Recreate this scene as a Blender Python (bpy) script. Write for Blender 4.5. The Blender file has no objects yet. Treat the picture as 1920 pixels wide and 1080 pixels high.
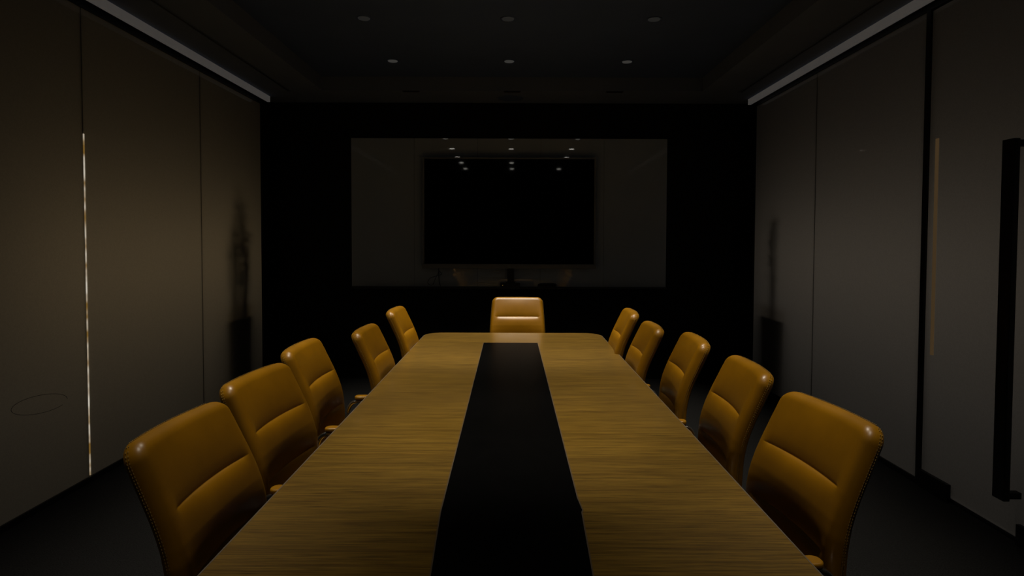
import bpy, bmesh, math, random
from mathutils import Vector, Matrix
random.seed(4)
R = math.radians
PI = math.pi
C = bpy.context.scene.collection
S = bpy.context.scene

# ------------------------------------------------------------------ camera
cam_d = bpy.data.cameras.new('camera')
cam = bpy.data.objects.new('camera', cam_d); C.objects.link(cam)
cam.location = (0, 0, 1.5)
cam.rotation_euler = (R(90 - 1.9), R(-0.2), 0)
cam_d.sensor_width = 36.0
cam_d.lens = 1150 / 1920 * 36
cam_d.shift_x = -3 / 1920
cam_d.shift_y = -(540 - 488.2) / 1920
cam_d.clip_start = 0.05
S.camera = cam

# ------------------------------------------------------------------ world and exposure
w = bpy.data.worlds.new('world'); S.world = w; w.use_nodes = True
w.node_tree.nodes['Background'].inputs[0].default_value = (0.0, 0.0, 0.0, 1)
S.view_settings.view_transform = 'Standard'
S.view_settings.look = 'None'
S.view_settings.exposure = 0.0
S.view_settings.gamma = 1.0
S.view_settings.use_curve_mapping = False

# ------------------------------------------------------------------ corridor lamps (behind the frosted walls)
def area(name, loc, rot, sx, sy, energy, col):
    d = bpy.data.lights.new(name, 'AREA'); d.shape = 'RECTANGLE'
    d.size = sx; d.size_y = sy; d.energy = energy; d.color = col
    o = bpy.data.objects.new(name, d); C.objects.link(o)
    o.location = loc; o.rotation_euler = rot
    return o
SPOT_W = 135.0
SPOT_COL = (1.0, 0.90, 0.74)
LEFT_W, RIGHT_W = 1.15, 1.0

# ------------------------------------------------------------------ materials
def mat(name, col=(.5, .5, .5), rough=.5, metal=0.0, spec=.5, coat=0.0, coat_rough=.05, emis=None, estr=0.0):
    m = bpy.data.materials.new(name); m.use_nodes = True
    b = m.node_tree.nodes['Principled BSDF']
    b.inputs['Base Color'].default_value = (*col, 1)
    b.inputs['Roughness'].default_value = rough
    b.inputs['Metallic'].default_value = metal
    b.inputs['Specular IOR Level'].default_value = spec
    b.inputs['Coat Weight'].default_value = coat
    b.inputs['Coat Roughness'].default_value = coat_rough
    if emis:
        b.inputs['Emission Color'].default_value = (*emis, 1)
        b.inputs['Emission Strength'].default_value = estr
    return m

def noise_var(m, scale, amount, bump=0.0, detail=4, stretch=(1, 1, 1), bump_scale=None, dist=.002):
    nt = m.node_tree; N = nt.nodes; L = nt.links
    b = N['Principled BSDF']
    tc = N.new('ShaderNodeTexCoord'); mp = N.new('ShaderNodeMapping')
    mp.inputs['Scale'].default_value = stretch
    L.new(tc.outputs['Object'], mp.inputs[0])
    n = N.new('ShaderNodeTexNoise'); n.inputs['Scale'].default_value = scale; n.inputs['Detail'].default_value = detail
    L.new(mp.outputs[0], n.inputs['Vector'])
    base = tuple(b.inputs['Base Color'].default_value)
    r = N.new('ShaderNodeValToRGB')
    r.color_ramp.elements[0].position = .3; r.color_ramp.elements[1].position = .7
    r.color_ramp.elements[0].color = tuple(c * (1 - amount) for c in base[:3]) + (1,)
    r.color_ramp.elements[1].color = tuple(min(1, c * (1 + amount)) for c in base[:3]) + (1,)
    L.new(n.outputs['Fac'], r.inputs[0]); L.new(r.outputs[0], b.inputs['Base Color'])
    if bump:
        n2 = N.new('ShaderNodeTexNoise'); n2.inputs['Scale'].default_value = bump_scale or scale; n2.inputs['Detail'].default_value = 3
        L.new(mp.outputs[0], n2.inputs['Vector'])
        bp = N.new('ShaderNodeBump'); bp.inputs['Strength'].default_value = bump; bp.inputs['Distance'].default_value = dist
        L.new(n2.outputs['Fac'], bp.inputs['Height']); L.new(bp.outputs[0], b.inputs['Normal'])
    return m

LEATHER = noise_var(mat('mustard_leather', (.215, .098, .0015), .36, spec=.36), 9, .10, .12, bump_scale=260, dist=.0008)
THREAD = mat('stitch_thread', (.20, .12, .02), .6)
CHROME = mat('chrome', (.62, .62, .63), .18, 1.0)
BLACKP = noise_var(mat('black_plastic', (.012, .012, .012), .45), 30, .2)
CARPET = noise_var(mat('charcoal_carpet', (.0085, .0085, .0085), .95, spec=.1), 160, .75, .8, detail=6, dist=.006)
CEIL = noise_var(mat('ceiling_paint', (.095, .14, .27), .9, spec=.1), 3, .04)
SOFFIT = noise_var(mat('soffit_paint', (.17, .21, .30), .9, spec=.1), 3, .04)
DARKWALL = noise_var(mat('dark_wall_panel', (.010, .010, .010), .6, spec=.15), 5, .15)
RAIL = noise_var(mat('rail_added_glow', (.5, .49, .48), .6, spec=.2, emis=(1, .95, .90), estr=.035), 8, .05)  # faint emission added so the rails look lit
HOUSING = noise_var(mat('lamp_housing', (.5, .5, .5), .6), 8, .05)
BLACKSEAL = noise_var(mat('black_frame', (.010, .010, .010), .4, spec=.3), 20, .2)
BOARD = noise_var(mat('grey_glass_board', (.40, .46, .54), .02, spec=.5), 2, .03)
SCREEN = noise_var(mat('screen_glass', (.003, .003, .003), .03, spec=.5), 2, .02)
BEZEL = noise_var(mat('screen_bezel', (.22, .23, .24), .35, spec=.5), 10, .05)
INSET = noise_var(mat('black_inset_glass', (.002, .002, .002), .30, spec=.5), 12, .1)
INSET.node_tree.nodes['Principled BSDF'].inputs['IOR'].default_value = 1.045
EDGE = noise_var(mat('table_edge_band', (.10, .082, .065), .4), 12, .1)
POT = noise_var(mat('dark_planter', (.02, .02, .02), .6), 6, .1)
STEM = noise_var(mat('plant_stem', (.05, .05, .03), .7), 20, .2)
LEAF = noise_var(mat('plant_leaf', (.03, .06, .02), .6), 20, .2)
CORR = noise_var(mat('corridor_wall', (.30, .27, .22), .9), 2, .05)
MARK = mat('pale_stroke_mat', (.45, .45, .42), .5)
MARKD = mat('smear', (.03, .03, .03), .5)
LED = mat('amber_led', (.1, .1, .1), .5, emis=(1.0, .55, .1), estr=.5)

def wood():
    m = mat('oak_veneer', (.4, .26, .1), .34, spec=.5, coat=.35, coat_rough=.16)
    nt = m.node_tree; N = nt.nodes; L = nt.links; b = N['Principled BSDF']
    tc = N.new('ShaderNodeTexCoord')
    def ns(sc, scale, det, rough=.55):
        mp = N.new('ShaderNodeMapping'); mp.inputs['Scale'].default_value = sc
        L.new(tc.outputs['Object'], mp.inputs[0])
        n = N.new('ShaderNodeTexNoise'); n.inputs['Scale'].default_value = scale
        n.inputs['Detail'].default_value = det; n.inputs['Roughness'].default_value = rough
        L.new(mp.outputs[0], n.inputs['Vector']); return n
    a = ns((.55, 26, 1), 3.0, 5, .6)       # long streaks running across the table
    c = ns((2.6, 130, 1), 3.0, 4, .65)      # fine pores
    d = ns((.25, 2.6, 1), 2.0, 3)          # broad tone changes between veneer leaves
    r = N.new('ShaderNodeValToRGB')
    r.color_ramp.elements[0].position = .30; r.color_ramp.elements[0].color = (.094, .052, .0062, 1)
    r.color_ramp.elements[1].position = .62; r.color_ramp.elements[1].color = (.156, .092, .0118, 1)
    L.new(a.outputs['Fac'], r.inputs[0])
    r2 = N.new('ShaderNodeValToRGB')
    r2.color_ramp.elements[0].position = .38; r2.color_ramp.elements[0].color = (.46, .43, .38, 1)
    r2.color_ramp.elements[1].position = .55; r2.color_ramp.elements[1].color = (1.14, 1.12, 1.11, 1)
    L.new(c.outputs['Fac'], r2.inputs[0])
    r3 = N.new('ShaderNodeValToRGB')
    r3.color_ramp.elements[0].position = .3; r3.color_ramp.elements[0].color = (.82, .82, .82, 1)
    r3.color_ramp.elements[1].position = .7; r3.color_ramp.elements[1].color = (1.1, 1.1, 1.1, 1)
    L.new(d.outputs['Fac'], r3.inputs[0])
    def mul(x, y):
        k = N.new('ShaderNodeMixRGB'); k.blend_type = 'MULTIPLY'; k.inputs[0].default_value = 1
        L.new(x, k.inputs[1]); L.new(y, k.inputs[2]); return k.outputs[0]
    L.new(mul(mul(r.outputs[0], r2.outputs[0]), r3.outputs[0]), b.inputs['Base Color'])
    bp = N.new('ShaderNodeBump'); bp.inputs['Strength'].default_value = .08; bp.inputs['Distance'].default_value = .001
    L.new(c.outputs['Fac'], bp.inputs['Height']); L.new(bp.outputs[0], b.inputs['Normal'])
    return m
WOOD = wood()

def frosted(name, tcol, dcol):
    """frosted glass lit from behind with a polished front: translucent + diffuse under a Fresnel gloss"""
    m = bpy.data.materials.new(name); m.use_nodes = True
    nt = m.node_tree; N = nt.nodes; L = nt.links
    N.remove(N['Principled BSDF']); out = N['Material Output']
    tc = N.new('ShaderNodeTexCoord'); n = N.new('ShaderNodeTexNoise'); n.inputs['Scale'].default_value = 140
    L.new(tc.outputs['Object'], n.inputs['Vector'])
    r = N.new('ShaderNodeValToRGB')
    r.color_ramp.elements[0].position = .35; r.color_ramp.elements[1].position = .65
    r.color_ramp.elements[0].color = tuple(c * .95 for c in tcol) + (1,)
    r.color_ramp.elements[1].color = tuple(min(1, c * 1.05) for c in tcol) + (1,)
    L.new(n.outputs['Fac'], r.inputs[0])
    t = N.new('ShaderNodeBsdfTranslucent'); L.new(r.outputs[0], t.inputs[0])
    d = N.new('ShaderNodeBsdfDiffuse'); d.inputs[0].default_value = (*dcol, 1)
    mx = N.new('ShaderNodeAddShader'); L.new(t.outputs[0], mx.inputs[0]); L.new(d.outputs[0], mx.inputs[1])
    g = N.new('ShaderNodeBsdfGlossy'); g.inputs['Roughness'].default_value = .03; g.inputs[0].default_value = (.75, .75, .75, 1)
    fr = N.new('ShaderNodeFresnel'); fr.inputs['IOR'].default_value = 1.36
    m2 = N.new('ShaderNodeMixShader'); L.new(fr.outputs[0], m2.inputs[0]); L.new(mx.outputs[0], m2.inputs[1]); L.new(g.outputs[0], m2.inputs[2])
    L.new(m2.outputs[0], out.inputs[0])
    return m
FROST_L = frosted('frosted_glass_warm', (.62, .58, .50), (.10, .098, .09))
FROST_R = frosted('frosted_glass_cool', (.60, .58, .55), (.11, .11, .108))

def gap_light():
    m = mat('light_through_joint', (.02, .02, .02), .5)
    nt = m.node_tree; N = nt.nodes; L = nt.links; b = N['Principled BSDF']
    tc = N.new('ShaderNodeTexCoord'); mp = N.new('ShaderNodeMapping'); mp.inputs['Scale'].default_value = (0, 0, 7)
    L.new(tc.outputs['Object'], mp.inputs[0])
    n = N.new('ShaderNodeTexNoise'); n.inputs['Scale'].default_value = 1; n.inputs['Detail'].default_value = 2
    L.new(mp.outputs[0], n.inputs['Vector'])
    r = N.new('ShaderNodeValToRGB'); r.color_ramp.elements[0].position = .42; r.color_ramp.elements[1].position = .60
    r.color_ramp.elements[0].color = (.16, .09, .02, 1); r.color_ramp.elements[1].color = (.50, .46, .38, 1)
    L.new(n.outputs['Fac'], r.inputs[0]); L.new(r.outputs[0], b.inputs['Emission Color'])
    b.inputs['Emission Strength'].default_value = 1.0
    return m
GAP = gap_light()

# ------------------------------------------------------------------ helpers
def obj(name, bm, m, parent=None, smooth=False, bevel=0.0, seg=2):
    bmesh.ops.recalc_face_normals(bm, faces=bm.faces[:])
    me = bpy.data.meshes.new(name); bm.to_mesh(me); bm.free()
    o = bpy.data.objects.new(name, me); C.objects.link(o)
    if m: me.materials.append(m)
    if parent: o.parent = parent
    if smooth:
        for p in me.polygons: p.use_smooth = True
    if bevel:
        b = o.modifiers.new('bevel', 'BEVEL'); b.width = bevel; b.segments = seg; b.limit_method = 'ANGLE'; b.angle_limit = R(40)
        for p in me.polygons: p.use_smooth = True
        wn = o.modifiers.new('wn', 'WEIGHTED_NORMAL'); wn.keep_sharp = False
    return o
def thing(name, label, cat, loc=(0, 0, 0), rotz=0, group=None):
    o = bpy.data.objects.new(name, None); C.objects.link(o); o.empty_display_size = .1
    o.location = loc; o.rotation_euler = (0, 0, rotz); o['label'] = label; o['category'] = cat
    if group: o['group'] = group
    return o
def tag(o, label, cat, group=None):
    o['label'] = label; o['category'] = cat
    if group: o['group'] = group
    return o
def struct(o, label=None, cat=None):
    o['kind'] = 'structure'
    if label: o['label'] = label
    if cat: o['category'] = cat
    return o
def box(bm, x0, x1, y0, y1, z0, z1):
    v = [bm.verts.new(p) for p in [(x0, y0, z0), (x1, y0, z0), (x1, y1, z0), (x0, y1, z0), (x0, y0, z1), (x1, y0, z1), (x1, y1, z1), (x0, y1, z1)]]
    for f in [(0, 3, 2, 1), (4, 5, 6, 7), (0, 1, 5, 4), (1, 2, 6, 5), (2, 3, 7, 6), (3, 0, 4, 7)]:
        bm.faces.new([v[i] for i in f])
    return v
def bx(*a):
    bm = bmesh.new(); box(bm, *a); return bm
def tube(bm, pts, r, seg=10, flat=1.0, up=Vector((0, 0, 1)), closed=False):
    pts = [Vector(p) for p in pts]; n = len(pts); rings = []
    for i, p in enumerate(pts):
        a = pts[i - 1] if (i > 0 or closed) else p
        b = pts[(i + 1) % n] if (i < n - 1 or closed) else p
        t = (b - a).normalized()
        s = t.cross(up)
        if s.length < .1: s = t.cross(Vector((0, 1, 0)))
        s.normalize(); q = s.cross(t).normalized()
        rr = r[i] if isinstance(r, (list, tuple)) else r
        rings.append([bm.verts.new(p + s * math.cos(2 * PI * k / seg) * rr * flat + q * math.sin(2 * PI * k / seg) * rr) for k in range(seg)])
    for i in range(n if closed else n - 1):
        a, b = rings[i], rings[(i + 1) % n]
        for k in range(seg):
            bm.faces.new([a[k], a[(k + 1) % seg], b[(k + 1) % seg], b[k]])
    if not closed:
        bm.faces.new(rings[0][::-1]); bm.faces.new(rings[-1])
    return bm
def smooth_path(pts, r=.04, n=6):
    pts = [Vector(p) for p in pts]; out = [pts[0]]
    for i in range(1, len(pts) - 1):
        a, b, c = pts[i - 1], pts[i], pts[i + 1]
        u = (a - b); v = (c - b); k = min(r, u.length * .45, v.length * .45)
        p, q = b + u.normalized() * k, b + v.normalized() * k
        for j in range(n + 1):
            t = j / n; out.append(p * (1 - t) ** 2 + b * 2 * t * (1 - t) + q * t * t)
    out.append(pts[-1]); return out
def lathe(bm, prof, seg=28, cx=0, cy=0):
    rings = []
    for r, z in prof:
        rings.append([bm.verts.new((cx + r * math.cos(2 * PI * k / seg), cy + r * math.sin(2 * PI * k / seg), z)) for k in range(seg)])
    for a, b in zip(rings, rings[1:]):
        for k in range(seg): bm.faces.new([a[k], a[(k + 1) % seg], b[(k + 1) % seg], b[k]])
    bm.faces.new(rings[0][::-1]); bm.faces.new(rings[-1])
    return bm
def prism(bm, poly, z0, z1):
    a = [bm.verts.new((x, y, z0)) for x, y in poly]; b = [bm.verts.new((x, y, z1)) for x, y in poly]
    bm.faces.new(a[::-1]); bm.faces.new(b)
    n = len(poly)
    for i in range(n): bm.faces.new([a[i], a[(i + 1) % n], b[(i + 1) % n], b[i]])
    return bm

# ------------------------------------------------------------------ room shell
XL, XR, YB, YF, ZC, ZT = -2.61, 2.51, 6.62, -3.2, 2.965, 3.10
COL_ = 4.6
struct(obj('floor', bx(-COL_, COL_, YF - .1, YB + .2, -.1, 0), CARPET))
# ceiling: perimeter soffit with a recessed tray above the table
TX0, TX1, TY0, TY1 = -1.89, 1.85, -2.6, 6.08
bm = bmesh.new()
box(bm, -COL_, TX0, YF - .1, YB + .2, ZC, ZC + .25); box(bm, TX1, COL_, YF - .1, YB + .2, ZC, ZC + .25)
box(bm, TX0, TX1, TY1, YB + .2, ZC, ZC + .25); box(bm, TX0, TX1, YF - .1, TY0, ZC, ZC + .25)
ce = struct(obj('ceiling', bm, SOFFIT))
obj('recessed_tray', bx(TX0, TX1, TY0, TY1, ZT, ZT + .12), CEIL, ce)
struct(obj('wall_back', bx(XL - .1, XR + .1, YB, YB + .12, 0, ZC), DARKWALL))
struct(obj('wall_front', bx(-COL_, COL_, YF - .1, YF, 0, ZC), DARKWALL))
struct(obj('wall_corridor_left', bx(-COL_ - .1, -COL_, YF - .1, YB + .2, 0, ZC), CORR))
struct(obj('wall_corridor_right', bx(COL_, COL_ + .1, YF - .1, YB + .2, 0, ZC), CORR))
struct(obj('wall_corridor_end_left', bx(-COL_, XL - .1, YB + .1, YB + .2, 0, ZC), CORR))
struct(obj('wall_corridor_end_right', bx(XR + .1, COL_, YB + .1, YB + .2, 0, ZC), CORR))
# dark jambs between the glass and the back wall
struct(obj('trim_1', bx(XL - .1, XL + .02, 6.35, YB, 0, ZC), DARKWALL, bevel=.003))
struct(obj('trim_2', bx(XR - .02, XR + .1, 6.39, YB, 0, ZC), DARKWALL, bevel=.003))

def panel(side, y0, y1, z0, z1, m, parent, name='glass_panel'):
    """front face, edges; the rear is open so the corridor light reaches the frosted film"""
    x = XL if side < 0 else XR; t = .012 * side
    bm = bmesh.new()
    f = [bm.verts.new((x, y, z)) for y, z in ((y0, z0), (y1, z0), (y1, z1), (y0, z1))]
    b = [bm.verts.new((x + t, y, z)) for y, z in ((y0, z0), (y1, z0), (y1, z1), (y0, z1))]
    bm.faces.new(f)
    for i in range(4): bm.faces.new([f[i], f[(i + 1) % 4], b[(i + 1) % 4], b[i]])
    return obj(name, bm, m, parent)
# left wall
wl = struct(thing('wall_left', 'left wall of backlit frosted glass panels', 'wall')); del wl['category'], wl['label']
ys = [-3.2, -1.85, -.45, .95, 2.34, 3.737, 5.135, 6.35]
for a, b in zip(ys, ys[1:]): panel(-1, a + .003, b - .003, .035, 2.90, FROST_L, wl)
obj('base_channel', bx(XL - .03, XL + .012, YF, 6.35, 0, .035), BLACKSEAL, wl)
obj('head_channel', bx(XL - .05, XL + .01, YF, 6.35, 2.89, ZC), BLACKSEAL, wl)
bm = bmesh.new()
for y in ys[1:-1]: box(bm, XL - .014, XL - .002, y - .005, y + .005, .035, 2.89)
obj('joint_seal', bm, BLACKSEAL, wl)
obj('joint_leak_glow', bx(XL - .004, XL + .003, 3.7385, 3.7455, .04, 2.135), GAP, wl)  # emissive strip standing in for light leaking through the joint
# hand-drawn oval left on the glass beside the near chair
bm = bmesh.new()
pts = [(XL + .0015, 3.36 + .20 * math.cos(a) , .585 + .050 * math.sin(a) - .022 * math.cos(a)) for a in [2 * PI * i / 40 for i in range(37)]]
tube(bm, pts, .0012, 5)
obj('drawn_oval', bm, MARKD, wl)
# right wall
wr = struct(thing('wall_right', 'right wall of frosted glass panels', 'wall')); del wr['category'], wr['label']
for a, b in ((3.765, 5.122), (5.122, 6.39), (-3.2, -1.5), (-1.5, .2), (.2, 1.65)): panel(1, a + .003, b - .003, .035, 2.90, FROST_R, wr)
bm = bmesh.new(); box(bm, XR - .012, XR + .03, YF, 1.65, 0, .035); box(bm, XR - .012, XR + .03, 3.765, 6.39, 0, .035)
obj('base_channel', bm, BLACKSEAL, wr)
obj('head_channel', bx(XR - .01, XR + .05, YF, 6.39, 2.89, ZC), BLACKSEAL, wr)
bm = bmesh.new()
for y in (5.122, .2, -1.5): box(bm, XR + .002, XR + .014, y - .005, y + .005, .035, 2.89)
obj('joint_seal', bm, BLACKSEAL, wr)
obj('door_jamb', bx(XR - .012, XR + .04, 3.725, 3.765, 0, 2.89), BLACKSEAL, wr, bevel=.002)
# door
dr = struct(thing('door_1', 'frosted glass pivot door', 'door', (XR, 3.72, 0))); del dr['category'], dr['label']
o = panel(1, 1.66, 3.722, .03, 2.88, FROST_R, None, 'door_pane'); o.parent = dr; o.location = (-XR, -3.72, 0)
def dpart(name, bm, m, **k):
    o = obj(name, bm, m, dr, **k); o.location = (-XR, -3.72, 0); return o
hb = dpart('handle', bx(2.405, 2.437, 2.965, 3.040, .225, 2.0), BLACKSEAL, bevel=.004)
bm = bmesh.new()
for z in (.245, 1.98): box(bm, 2.437, XR, 2.985, 3.02, z - .015, z + .015)
ho = obj('handle_standoff', bm, BLACKSEAL, hb)
for y0, y1 in ((3.47, 3.722), (2.60, 2.99)):
    dpart('patch_fitting', bx(XR - .022, XR + .022, y0, y1, .0, .105), BLACKSEAL, bevel=.003)
dpart('edge_rail', bx(XR - .006, XR + .01, 2.99, 3.47, .022, .032), CHROME)
dpart('glow_line', bx(XR - .004, XR - .001, 3.640, 3.668, .82, 2.11), mat('glow_line_amber', (.16, .11, .05), .4, emis=(1, .62, .28), estr=.045))  # glowing strip painted in for a thin line of light on the pane
# rails below the ceiling edge, glow put into their material
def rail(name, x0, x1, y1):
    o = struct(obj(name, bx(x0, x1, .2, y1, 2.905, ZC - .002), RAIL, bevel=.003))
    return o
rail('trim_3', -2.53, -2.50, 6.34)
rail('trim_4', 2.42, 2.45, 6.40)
bm = bmesh.new()
box(bm, -2.60, -2.53, .2, 6.34, 2.93, ZC - .002)
struct(obj('trim_5', bm, BLACKSEAL))
struct(obj('trim_6', bx(2.45, 2.50, .2, 6.40, 2.93, ZC - .002), BLACKSEAL))

# linear slot diffusers in the soffit
for x, lab in ((-2.22, 'thin black slot diffuser in the soffit left of the ceiling tray'), (2.23, 'thin black slot diffuser in the soffit right of the ceiling tray')):
    t = thing('slot_diffuser', lab, 'air vent', (x, 3.4, ZC), 0, 'slot diffusers in the soffit')
    bm = bmesh.new()
    box(bm, -.016, -.010, -2.7, 2.7, -.006, 0); box(bm, .010, .016, -2.7, 2.7, -.006, 0)
    obj('frame', bm, SOFFIT, t)
    obj('slot', bx(-.010, .010, -2.7, 2.7, -.003, 0), BLACKSEAL, t)
for x, lab in ((-1.015, 'small dark vent at the tray edge, left one of three'), (-.02, 'small dark vent at the tray edge, middle one of three'), (.99, 'small dark vent at the tray edge, right one of three')):
    t = thing('tray_vent', lab, 'air vent', (x, TY1, ZC), 0, 'dark vents along the tray edge')
    obj('frame', bx(-.085, .085, 0, .03, -.008, 0), BLACKSEAL, t, bevel=.002)
    bm = bmesh.new()
    for k in range(3): box(bm, -.075, .075, .004 + k * .009, .008 + k * .009, -.011, -.008)
    obj('slat', bm, BLACKP, t)
t = thing('ceiling_speaker', 'round flush ceiling speaker in the soffit above the screen', 'speaker', (-.034, 6.38, ZC))
obj('rim', tube(bmesh.new(), [(.135 * math.cos(2 * PI * i / 40), .135 * math.sin(2 * PI * i / 40), -.002) for i in range(40)], .005, 8, closed=True), SOFFIT, t, True)
obj('grille', lathe(bmesh.new(), [(.13, 0), (.128, -.003), (.06, -.005), (.01, -.006)], 40), CEIL, t)

# ------------------------------------------------------------------ downlights: fitting + its own lamp
LENS_DIM = {}
def lens_mat(s, col=(1, .96, .86)):
    k = (s, col)
    if k not in LENS_DIM: LENS_DIM[k] = mat('downlight_lens', (.02, .02, .02), .6, emis=col, estr=s)
    return LENS_DIM[k]
COLX = {'left': -1.087, 'middle': -.045, 'right': 1.01}
ROWS = [(5.545, 'farthest row of the tray', .034), (4.49, 'second row from the screen', .012), (3.43, 'third row from the screen', 1.0),
        (2.37, 'fourth row from the screen', 8.0), (1.31, 'fifth row from the screen', 8.0), (.25, 'row above the near table end', 8.0), (-.81, 'last row behind the table', 8.0)]
bm = bmesh.new()
lathe(bm, [(.062, 0), (.062, -.004), (.056, -.006), (.048, -.004), (.046, .0)], 32)
TRIM_ME = None
def downlight(x, y, label, s, energy, cone):
    global TRIM_ME
    t = thing('downlight', label, 'ceiling light', (x, y, ZT), 0, 'downlights in the ceiling tray')
    bm = bmesh.new()
    n = 32; prof = [(.058, 0), (.058, -.004), (.050, -.005), (.044, -.002), (.044, -.0005)]
    rings = [[bm.verts.new((r * math.cos(2 * PI * k / n), r * math.sin(2 * PI * k / n), z)) for k in range(n)] for r, z in prof]
    for a, b in zip(rings, rings[1:]):
        for k in range(n): bm.faces.new([a[k], a[(k + 1) % n], b[(k + 1) % n], b[k]])
    obj('trim_ring', bm, CEIL, t, True)
    obj('lens', lathe(bmesh.new(), [(.044, -.001), (.042, -.006), (.030, -.009), (.012, -.011)], 24), lens_mat(s), t, True)
    d = bpy.data.lights.new('downlight_beam', 'SPOT'); d.energy = energy; d.color = SPOT_COL
    d.spot_size = R(cone); d.spot_blend = 1.0; d.shadow_soft_size = .045
    l = bpy.data.objects.new('downlight_beam', d); C.objects.link(l); l.parent = t; l.location = (0, 0, -.07)
for y, rn, s in ROWS:
    for cn, x in COLX.items():
        if (cn == 'middle' and abs(y - 1.31) < .1) or (cn == 'right' and abs(y - .25) < .1): continue
        e = SPOT_W * {5.545: 1.2, 4.49: 1.25, 3.43: 1.05, 2.37: 1.08, 1.31: .42, .25: .32, -.81: .12}[y]
        if cn == 'middle': e *= {2.37: 1.35, .25: 1.7, 3.43: 1.2, 4.49: 1.7, 5.545: 1.4}.get(y, 1.2)
        if cn == 'left' and y < 2: e *= .82
        downlight(x, y, 'round recessed ceiling downlight, %s one in the %s' % (cn, rn), s, e, ({4.49: 60, 5.545: 52, 3.43: 48}.get(y, 40)) if cn == 'middle' else (50 if y > 5 else 62))
bm = None

# ------------------------------------------------------------------ back wall: glass board, screen
t = thing('glass_board', 'wide dark grey glass writing board on the back wall behind the screen', 'whiteboard', (-.05, YB - .003, .978))
xs = [-1.69 + i * .676 for i in range(6)]
for a, b in zip(xs, xs[1:]): obj('board_panel', bx(a + .001, b - .001, -.025, 0, .02, 1.605), BOARD, t)
obj('tray', bx(-1.69, 1.69, -.10, 0, 0, .018), BLACKP, t, bevel=.002)
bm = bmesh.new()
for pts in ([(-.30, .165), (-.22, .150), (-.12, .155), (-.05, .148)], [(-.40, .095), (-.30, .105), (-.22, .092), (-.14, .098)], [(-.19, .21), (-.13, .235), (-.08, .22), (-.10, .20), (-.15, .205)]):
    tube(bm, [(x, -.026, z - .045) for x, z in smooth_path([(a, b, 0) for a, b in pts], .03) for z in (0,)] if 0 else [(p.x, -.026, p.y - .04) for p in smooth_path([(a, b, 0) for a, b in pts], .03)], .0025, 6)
obj('pale_stroke', bm, MARK, t)  # pale strokes low on the board face

TVY = 6.50
t = thing('television', 'large black flat screen mounted on the grey glass board', 'television', (-.048, TVY, 1.80))
obj('housing', bx(-.905, .905, .012, .075, -.60, .565), BLACKP, t, bevel=.006)
bm = bmesh.new()
box(bm, -.915, -.898, 0, .03, -.555, .57); box(bm, .898, .915, 0, .03, -.555, .57); box(bm, -.898, .898, 0, .03, .555, .57)
obj('bezel', bm, BEZEL, t, bevel=.002)
obj('screen_panel', bx(-.898, .898, .006, .014, -.555, .555), SCREEN, t)
sb = obj('sound_bar', bx(-.922, .922, -.012, .03, -.602, -.555), BEZEL, t, bevel=.004)
bm = bmesh.new(); tube(bm, [(.011 * math.cos(2 * PI * i / 24), -.0135, -.578 + .011 * math.sin(2 * PI * i / 24)) for i in range(24)], .0015, 6, up=Vector((0, 1, 0)), closed=True)
box(bm, -.003, .003, -.0145, -.0115, -.585, -.572)
obj('emblem', bm, mat('pale_emblem', (.35, .35, .33), .4), sb)
obj('mount_bracket', bx(-.25, .25, .075, .094, -.2, .3), BLACKP, t)
t = thing('screen_stand', 'slim black bracket post hanging below the screen', 'bracket', (-.03, 6.555, 1.04))
obj('post', bx(-.035, .035, -.02, .02, 0, .16), BLACKP, t, bevel=.003)
obj('foot', bx(-.05, .05, -.03, .03, -.0, .012), BLACKP, t, bevel=.002)
t = thing('control_box', 'small black box on the board ledge below the screen post', 'electronic box', (-.035, 6.555, .998))
obj('case', bx(-.105, .105, -.035, .035, 0, .044), BLACKP, t, bevel=.004)
obj('status_light', bx(-.082, -.078, -.0365, -.034, .018, .022), LED, t)
t = thing('phone_handset', 'low black handset lying on the board ledge right of the post', 'telephone', (.36, 6.555, .998))
obj('body', bx(-.10, .10, -.03, .03, 0, .018), BLACKP, t, bevel=.006)
bm = bmesh.new(); tube(bm, smooth_path([(-.095, 0, .018), (-.07, 0, .028), (.06, 0, .032), (.09, 0, .026), (.095, 0, .018)], .03), .011, 8)
obj('receiver', bm, BLACKP, t, True)
bm = bmesh.new()
tube(bm, smooth_path([(-.80, 6.555, 1.20), (-.80, 6.56, 1.12), (-.795, 6.562, 1.04), (-.782, 6.565, 1.001)], .04), .004, 7)
tube(bm, smooth_path([(-.80, 6.562, 1.17), (-.76, 6.57, 1.13), (-.90, 6.575, 1.09), (-.93, 6.575, 1.03), (-.87, 6.572, 1.004), (-.83, 6.57, 1.10), (-.80, 6.568, 1.16)], .05, 8), .0025, 6)
tag(obj('screen_cable', bm, BLACKP, None, True), 'thin black cable looping down from the left end of the sound bar', 'cable')

# ------------------------------------------------------------------ conference table
T0, T1 = .30, 4.94
def rrect(x0, x1, y0, y1, r, n=10):
    out = []
    for cx_, cy_, a0 in ((x1 - r, y1 - r, 0), (x0 + r, y1 - r, 90), (x0 + r, y0 + r, 180), (x1 - r, y0 + r, 270)):
        for i in range(n + 1):
            a = R(a0 + 90 * i / n); out.append((cx_ + r * math.cos(a), cy_ + r * math.sin(a)))
    return out
tb = thing('conference_table', 'long oak veneer conference table with rounded corners and black inset', 'table', (0, 2.62, 0))
def tpart(name, bm, m, **k):
    o = obj(name, bm, m, tb, **k); o.location = (0, -2.62, 0); return o
tpart('tabletop', prism(bmesh.new(), rrect(-.701, .696, T0, T1, .14), .728, .75), WOOD, bevel=.003)
tpart('edge_band', prism(bmesh.new(), rrect(-.7050, .7000, T0 - .0025, T1 + .0025, .1425), .721, .7480), EDGE, bevel=.001)
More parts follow.
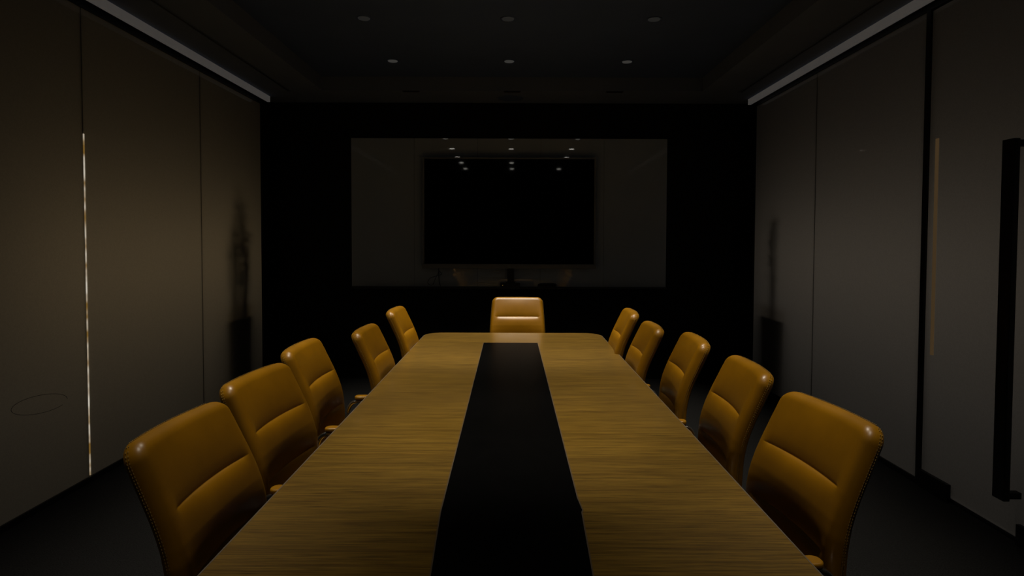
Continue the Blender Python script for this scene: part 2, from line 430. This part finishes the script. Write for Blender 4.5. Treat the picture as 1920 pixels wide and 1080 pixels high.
L_ = [(-.176, .45), (-.182, 1.345), (-.197, 1.66), (-.1975, 1.72), (-.215, 4.45)]
R_ = [(.177, 4.45), (.187, 1.76), (.193, 1.68), (.189, 1.665), (.179, 1.345), (.171, .45)]
tpart('inset_panel', prism(bmesh.new(), L_ + R_, .7495, .7512), INSET)
bm = bmesh.new()
poly = L_ + R_
for i in range(len(poly)):
    a, b = Vector(poly[i]), Vector(poly[(i + 1) % len(poly)])
    d = (b - a).normalized(); nrm = Vector((-d.y, d.x)) * .0035
    prism(bm, [tuple(a), tuple(b), tuple(b + nrm), tuple(a + nrm)], .7494, .7516)
tpart('inset_trim', bm, mat('inset_trim', (.08, .06, .04), .35))
for y in (.95, 2.40, 3.85):
    tpart('pedestal', bx(-.07, .07, y - .30, y + .30, .012, .70), WOOD, bevel=.004)
    tpart('foot_plate', bx(-.085, .085, y - .34, y + .34, 0, .012), BLACKP)
tpart('under_frame', bx(-.25, .25, .7, 4.5, .70, .721), BLACKP)

# ------------------------------------------------------------------ chairs
ZTOP, ZBOT = 1.005, .47
PROF = [(0, 1.005, -.405), (.10, .914, -.363), (.19, .832, -.325), (.26, .764, -.300), (.33, .696, -.287), (.45, .577, -.281), (.56, .467, -.278)]
def prof(s):
    for (s0, z0, y0), (s1, z1, y1) in zip(PROF, PROF[1:]):
        if s <= s1 or s1 == PROF[-1][0]:
            t = (s - s0) / (s1 - s0); return z0 + (z1 - z0) * t, y0 + (y1 - y0) * t
def frame_at(s):
    za, ya = prof(max(0, s - .05)); zb, yb = prof(min(.56, s + .05)); z, y = 0, 0
    # lightly smoothed position
    k = 0
    for d, wt in ((-.03, .25), (0, .5), (.03, .25)):
        q = min(max(s + d, 0), .56); zz, yy = prof(q); z += zz * wt; y += yy * wt
    if s < .03: z, y = prof(s)
    t = Vector((0, yb - ya, zb - za)).normalized(); n = Vector((0, -t.z, t.y))
    if n.y < 0: n = -n
    return Vector((0, y, z)), n
LEN, RC = .56, .046
CURVE = .026          # the whole back wraps round the sitter
def halfw(s): return .219 + .017 * min(1, s / .3)
def outline_w(s):
    w_ = halfw(s)
    e = min(s, LEN - s)
    if e < RC: w_ = w_ - RC + math.sqrt(max(0, RC * RC - (RC - e) ** 2))
    return w_
def sdist(x, s):
    w_ = halfw(s); dx = w_ - abs(x); ds = min(s, LEN - s)
    if dx < RC and ds < RC: return max(0, RC - math.hypot(RC - dx, RC - ds))
    return max(0, min(dx, ds))
def rows():
    out = []; n = 130
    for i in range(n + 1):
        out.append(LEN * i / n)
    extra = [.0003, .001, .002, .003, .0055, .0075, .186, .184, .188, .182, .190, .35, .348, .352, LEN - .001, LEN - .002]
    return sorted(set(out + extra))
def cushion(front=True):
    bm = bmesh.new(); nx = 40; grid = []
    for s in rows():
        w_ = outline_w(s); base, n = frame_at(s); row = []
        for j in range(nx + 1):
            u = -1 + 2 * j / nx; u = math.sin(u * PI / 2) * .6 + u * .4
            x = u * w_; d = 0 if j in (0, nx) else sdist(x, s)
            if s in (0, LEN): d = 0
            k = min(d / (.038 if front else .022), 1); h = max(0, 1 - (1 - k) ** 2.4) ** .62
            off = (.034 * h if front else -.016 * h - .010)
            if front:
                fade = min(1, max(0, (.178 + .012 * min(1, s / .3) - abs(x)) / .012)); fade = fade * fade * (3 - 2 * fade)
                for sc, dp in ((.186, 1.0), (.35, .9)):
                    ds = s - sc
                    off -= fade * dp * (.0018 * math.exp(-(ds / .0035) ** 2) + .0052 * math.exp(-(abs(ds) / (.022 if ds < 0 else .013)) ** 1.4))
                if .186 < s < .35: off += .013 * math.sin(((s - .186) / .164) ** .6 * PI) * max(0, 1 - (x / .2) ** 2)
                if s < .186: off += .006 * math.sin((s / .186) ** .9 * PI) ** 1.5 * max(0, 1 - (x / .22) ** 2)
            p = base + n * off - Vector((0, CURVE * (1 - (x / .235) ** 2), 0)); row.append(bm.verts.new((x, p.y, p.z)))
        grid.append(row)
    for a, b in zip(grid, grid[1:]):
        for j in range(nx): bm.faces.new([a[j], a[j + 1], b[j + 1], b[j]])
    # side band back to the mid line
    ring = grid[0][:] + [r[-1] for r in grid[1:]] + grid[-1][-2::-1] + [r[0] for r in grid[-2:0:-1]]
    if not front:
        return bm
    lo = []
    for v in ring:
        lo.append(v)
    # extrude boundary backwards by a few mm so it tucks into the shell
    new = []
    smap = {}
    rs = rows()
    for ri, r_ in enumerate(grid):
        for v in r_: smap[v] = rs[ri]
    for v in ring:
        base, n = frame_at(smap[v]); new.append(bm.verts.new(v.co - n * .013 + Vector((-.0015 if v.co.x > 0 else .0015, 0, 0))))
    m = len(ring)
    for i in range(m): bm.faces.new([ring[i], ring[(i + 1) % m], new[(i + 1) % m], new[i]])
    return bm
def stitches():
    bm = bmesh.new()
    pts = []
    s = LEN - .03
    path = []
    N_ = 400
    for i in range(N_ + 1):       # up the left side, over the top, down the right side
        t = i / N_
        path.append(t)
    seq = []
    ss = .50
    while ss > 0: seq.append((-1, ss)); ss -= .004
    k = -1
    left = [(-outline_w(max(q, 0)), q) for _, q in seq] + [(-(halfw(0) - RC), 0.0)]
    top = [(-(halfw(0) - RC) + i * .004, 0.0) for i in range(1, int((halfw(0) - RC) * 2 / .004))]
    right = [(-x, q) for x, q in left[::-1]]
    allp = left + top + right
    P3 = []
    for x, q in allp:
        base, n = frame_at(q); b2 = base - Vector((0, CURVE * (1 - (x / .235) ** 2), 0)); P3.append((Vector((x * 1.003, b2.y, b2.z + (.001 if q < .002 else 0))), n))
    # resample at 5 mm and lay two lines of dashes
    acc = 0; last = P3[0][0]; on = []
    for (p, n), (p2, n2) in zip(P3, P3[1:]):
        acc += (p2 - p).length
        if acc > .0075:
            acc = 0
            t = (p2 - p).normalized()
            for off in (-.004, -.010):
                a = p + n * off; b = a + t * .0045
                out = Vector((math.copysign(.0008, p.x) if abs(p.x) > .17 else 0, 0, .0008 if abs(p.x) < .2 and p.z > .98 else 0))
                tube(bm, [a + out, b + out], .0011, 4)
    return bm
def seat_bm():
    bm = bmesh.new(); nx, ny = 22, 26; g1, g2 = [], []
    for j in range(ny + 1):
        v = j / ny; y = -.235 + .475 * v; r1, r2 = [], []
        for i in range(nx + 1):
            u = -1 + 2 * i / nx; hw = .245 - .012 * v
            e = min(.475 * v, .475 * (1 - v)); hw2 = hw - (.05 - math.sqrt(max(0, .05 ** 2 - (.05 - e) ** 2)) if e < .05 else 0)
            x = u * hw2; d = min(hw2 - abs(x), e); k = min(d / .035, 1); h = math.sqrt(max(0, 1 - (1 - k) ** 2))
            drop = -.04 * max(0, (v - .8) / .2) ** 2
            r1.append(bm.verts.new((x, y, .445 + .032 * h + drop))); 
            r2.append(r1[-1] if (i in (0, nx) or j in (0, ny)) else bm.verts.new((x, y, .445 - .026 * h + drop)))
        g1.append(r1); g2.append(r2)
    for g in (g1, g2):
        for a, b in zip(g, g[1:]):
            for i in range(nx):
                try: bm.faces.new([a[i], a[i + 1], b[i + 1], b[i]])
                except ValueError: pass
    return bm
CHG = 'mustard chairs around the table'
def make_chair(label):
    t = thing('conference_chair', label, 'chair', (0, 0, 0), 0, CHG)
    bk = obj('backrest', cushion(True), LEATHER, t, True)
    sh = obj('back_shell', cushion(False), LEATHER, t, True)
    st = obj('stitching', stitches(), THREAD, bk)
    obj('seat', seat_bm(), LEATHER, t, True)
    for s in (-1, 1):
        x = .262 * s
        bm = bmesh.new()
        tube(bm, smooth_path([(x * .55, .05, .425), (x, .06, .43), (x, .055, .672), (x, -.235, .672), (x, -.262, .60), (x, -.20, .43), (x * .55, -.19, .425)], .05, 7), .010, 10, flat=1.3)
        af = obj('arm_frame', bm, CHROME, t, True)
        ap = obj('armrest', prism(bmesh.new(), rrect(x - .024, x + .024, -.218, .05, .022), .683, .701), LEATHER, t, bevel=.006, seg=3)
    # gas lift, hub and five-star base
    bm = bmesh.new(); lathe(bm, [(.016, .20), (.016, .40), (.05, .405), (.06, .42)], 20)
    obj('gas_lift', bm, CHROME, t, True)
    bm = bmesh.new(); box(bm, -.11, .11, -.20, .08, .405, .421); box(bm, -.04, .04, -.34, -.18, .405, .425)
    for k in range(1): tube(bm, [(0, -.31, .415), (0, -.345, .47), (0, -.345, .54)], .016, 8, flat=2.5)
    obj('tilt_mechanism', bm, BLACKP, t)
    bm = bmesh.new(); lathe(bm, [(.035, .075), (.04, .09), (.036, .13), (.026, .21)], 24)
    hub = obj('base_hub', bm, CHROME, t, True)
    for k in range(5):
        a = R(18 + 72 * k); c, s = math.cos(a), math.sin(a)
        bm = bmesh.new(); tube(bm, [(c * .03, s * .03, .105), (c * .16, s * .16, .088), (c * .25, s * .25, .066)], [.020, .016, .011], 8, flat=1.2)
        lg = obj('base_leg', bm, CHROME, t, True)
        bm = bmesh.new()
        q = Vector((-s, c, 0)); p = Vector((c * .245, s * .245, .029))
        for w0, w1 in ((-.024, -.008), (.008, .024)):
            tube(bm, [p + q * w0, p + q * w1], .0285, 16)
        tube(bm, [p, p + Vector((0, 0, .035))], .006, 8)
        obj('caster', bm, BLACKP, lg, False)
    return t
def dup(root, label, loc, rz):
    r = root.copy(); C.objects.link(r); r['label'] = label; r.location = loc; r.rotation_euler = (0, 0, rz)
    for ch in list(root.children):
        c = ch.copy(); C.objects.link(c); c.parent = r
        for g in list(ch.children):
            d = g.copy(); C.objects.link(d); d.parent = c
    return r
# (x of the back's top edge, y of its centre, turn in degrees, label); seats face the table
LC = [(-.894, 1.632, 1, 'mustard leather chair at the near left of the table, closest to the camera'),
      (-.937, 2.222, 5, 'mustard leather chair on the left side, second from the camera'),
      (-.985, 2.835, -1, 'mustard leather chair on the left side, third from the camera, both seams showing'),
      (-.850, 3.50, 0, 'mustard leather chair on the left side, fourth from camera, before the wide gap'),
      (-.833, 4.320, 0, 'mustard leather chair on the far left corner, beyond the wide gap')]
RCH = [(.930, 1.790, -6, 'mustard leather chair at the near right of the table, closest to the camera'),
       (.938, 2.422, 3, 'mustard leather chair on the right side, second from the camera'),
       (.922, 3.087, 4, 'mustard leather chair on the right side, middle one of the five'),
       (.838, 3.670, 2, 'mustard leather chair on the right side, fourth from the camera'),
       (.815, 4.245, 3, 'mustard leather chair on the far right corner of the table')]
proto = make_chair(LC[0][3])
TOPY = -.402          # local y of the top edge's front
first = True
def place(px_, py_, facing, label):
    """facing: rotation about z that turns local +Y towards the table"""
    global first
    ox = px_ - (-math.sin(facing)) * TOPY; oy = py_ - math.cos(facing) * TOPY
    if first:
        proto.location = (ox, oy, 0); proto.scale = (1, 1, 1.008); proto.rotation_euler = (0, 0, facing); proto['label'] = label; first = False
    else:
        o = dup(proto, label, (ox, oy, 0), facing)
        o.scale = (1, 1, .988 if 'fourth' in label else (.992 if 'head' in label else 1.006))      # gas lift set a little lower
for x, y, a, l in LC: place(x, y, R(-90 - a), l)
for x, y, a, l in RCH: place(x, y, R(90 - a), l)
place(.036, 5.36, R(180), 'mustard leather chair facing the camera at the far head of the table')

# ------------------------------------------------------------------ plants behind the frosted walls
def plant(side, y, xoff, label, n, ztop, seed, width):
    rnd = random.Random(seed)
    x = (XL if side < 0 else XR) + side * xoff
    t = thing('potted_plant', label, 'plant', (x, y, 0))
    bm = bmesh.new()
    w_ = .27; d_ = .10
    a = [(-d_ * .8, -w_ * .92), (d_ * .8, -w_ * .92), (d_ * .8, w_ * .92), (-d_ * .8, w_ * .92)]
    prism(bm, a, 0, .04)
    lo = [bm.verts.new((p[0], p[1], .04)) for p in a]; hi = [bm.verts.new((p[0] * 1.2, p[1] * 1.08, .80)) for p in a]
    for i in range(4): bm.faces.new([lo[i], lo[(i + 1) % 4], hi[(i + 1) % 4], hi[i]])
    bm.faces.new(hi)
    obj('planter', bm, POT, t, bevel=.006)
    sb_ = bmesh.new(); lb = bmesh.new()
    for i in range(n):
        y0 = rnd.uniform(-.20, .20) * width; y1 = y0 + rnd.uniform(-.12, .12) * width; zt = ztop - abs(y1) ** 1.3 * 2.6 - rnd.uniform(0, .10)
        x0 = -side * rnd.uniform(.03, .105)
        path = [(x0, y0 + (y1 - y0) * k / 6 + .01 * math.sin(k * 1.7 + i), .78 + (zt - .78) * k / 6) for k in range(7)]
        tube(sb_, path, [.014, .013, .012, .010, .009, .007, .005], 6)
        for k in range(9):
            f = .35 + .65 * k / 8; b = Vector(path[int(f * 6)]); b.z = .78 + (zt - .78) * f
            ang = rnd.uniform(0, 2 * PI); ln = rnd.uniform(.05, .12); tip = b + Vector((math.cos(ang) * ln * .5, math.sin(ang) * ln * .8, ln * rnd.uniform(.3, 1)))
            mid = (b + tip) / 2 + Vector((0, 0, .012)); q = Vector((-math.sin(ang), math.cos(ang), 0)) * .020 + Vector((0, 0, .006))
            th = Vector((0, 0, .0012))
            v = [lb.verts.new(p) for p in (b, mid + q, tip, mid - q)]; u = [lb.verts.new(p - th) for p in (b, mid + q, tip, mid - q)]
            lb.faces.new(v); lb.faces.new(u[::-1])
            for j in range(4): lb.faces.new([v[j], v[(j + 1) % 4], u[(j + 1) % 4], u[j]])
    obj('stem', sb_, STEM, t, True); obj('foliage', lb, LEAF, t)
plant(-1, 5.83, .175, 'tall plant in a dark planter blurred behind the left frosted glass wall', 24, 1.84, 3, .8)
plant(1, 5.92, .175, 'thin tall plant in a dark planter blurred behind the right frosted glass wall', 9, 1.70, 8, .4)

# ------------------------------------------------------------------ corridor lights
def corridor_light(side, xoff, y, ln, label, energy, col, z=1.36):
    x = (XL if side < 0 else XR) + side * xoff
    t = thing('corridor_light', label, 'wall light', (x, y, z))
    obj('housing', bx(min(0, .03 * side), max(0, .03 * side), -ln / 2, ln / 2, -.12, .12), HOUSING, t)
    l = area('corridor_lamp', (-.01 * side, 0, 0), (0, R(90) * -side * -1, 0), .2, ln, energy, col)
    l.parent = t
corridor_light(-1, .80, 4.75, 3.2, 'long wall light glowing behind the left frosted glass', LEFT_W, (1.0, .74, .42))
corridor_light(1, .85, 4.4, 3.6, 'long wall light glowing behind the right frosted glass', RIGHT_W, (1.0, .84, .66))
corridor_light(-1, .95, 4.3, 4.6, 'added low light brightening the left frosted glass near the floor', LEFT_W * .36, (1.0, .93, .82), .62)  # extra lamp added to lift the foot of the left panels
corridor_light(1, .95, 4.2, 4.6, 'added low light brightening the right frosted glass near the floor', RIGHT_W * .40, (1.0, .97, .93), .62)  # same added lamp for the lower right panels
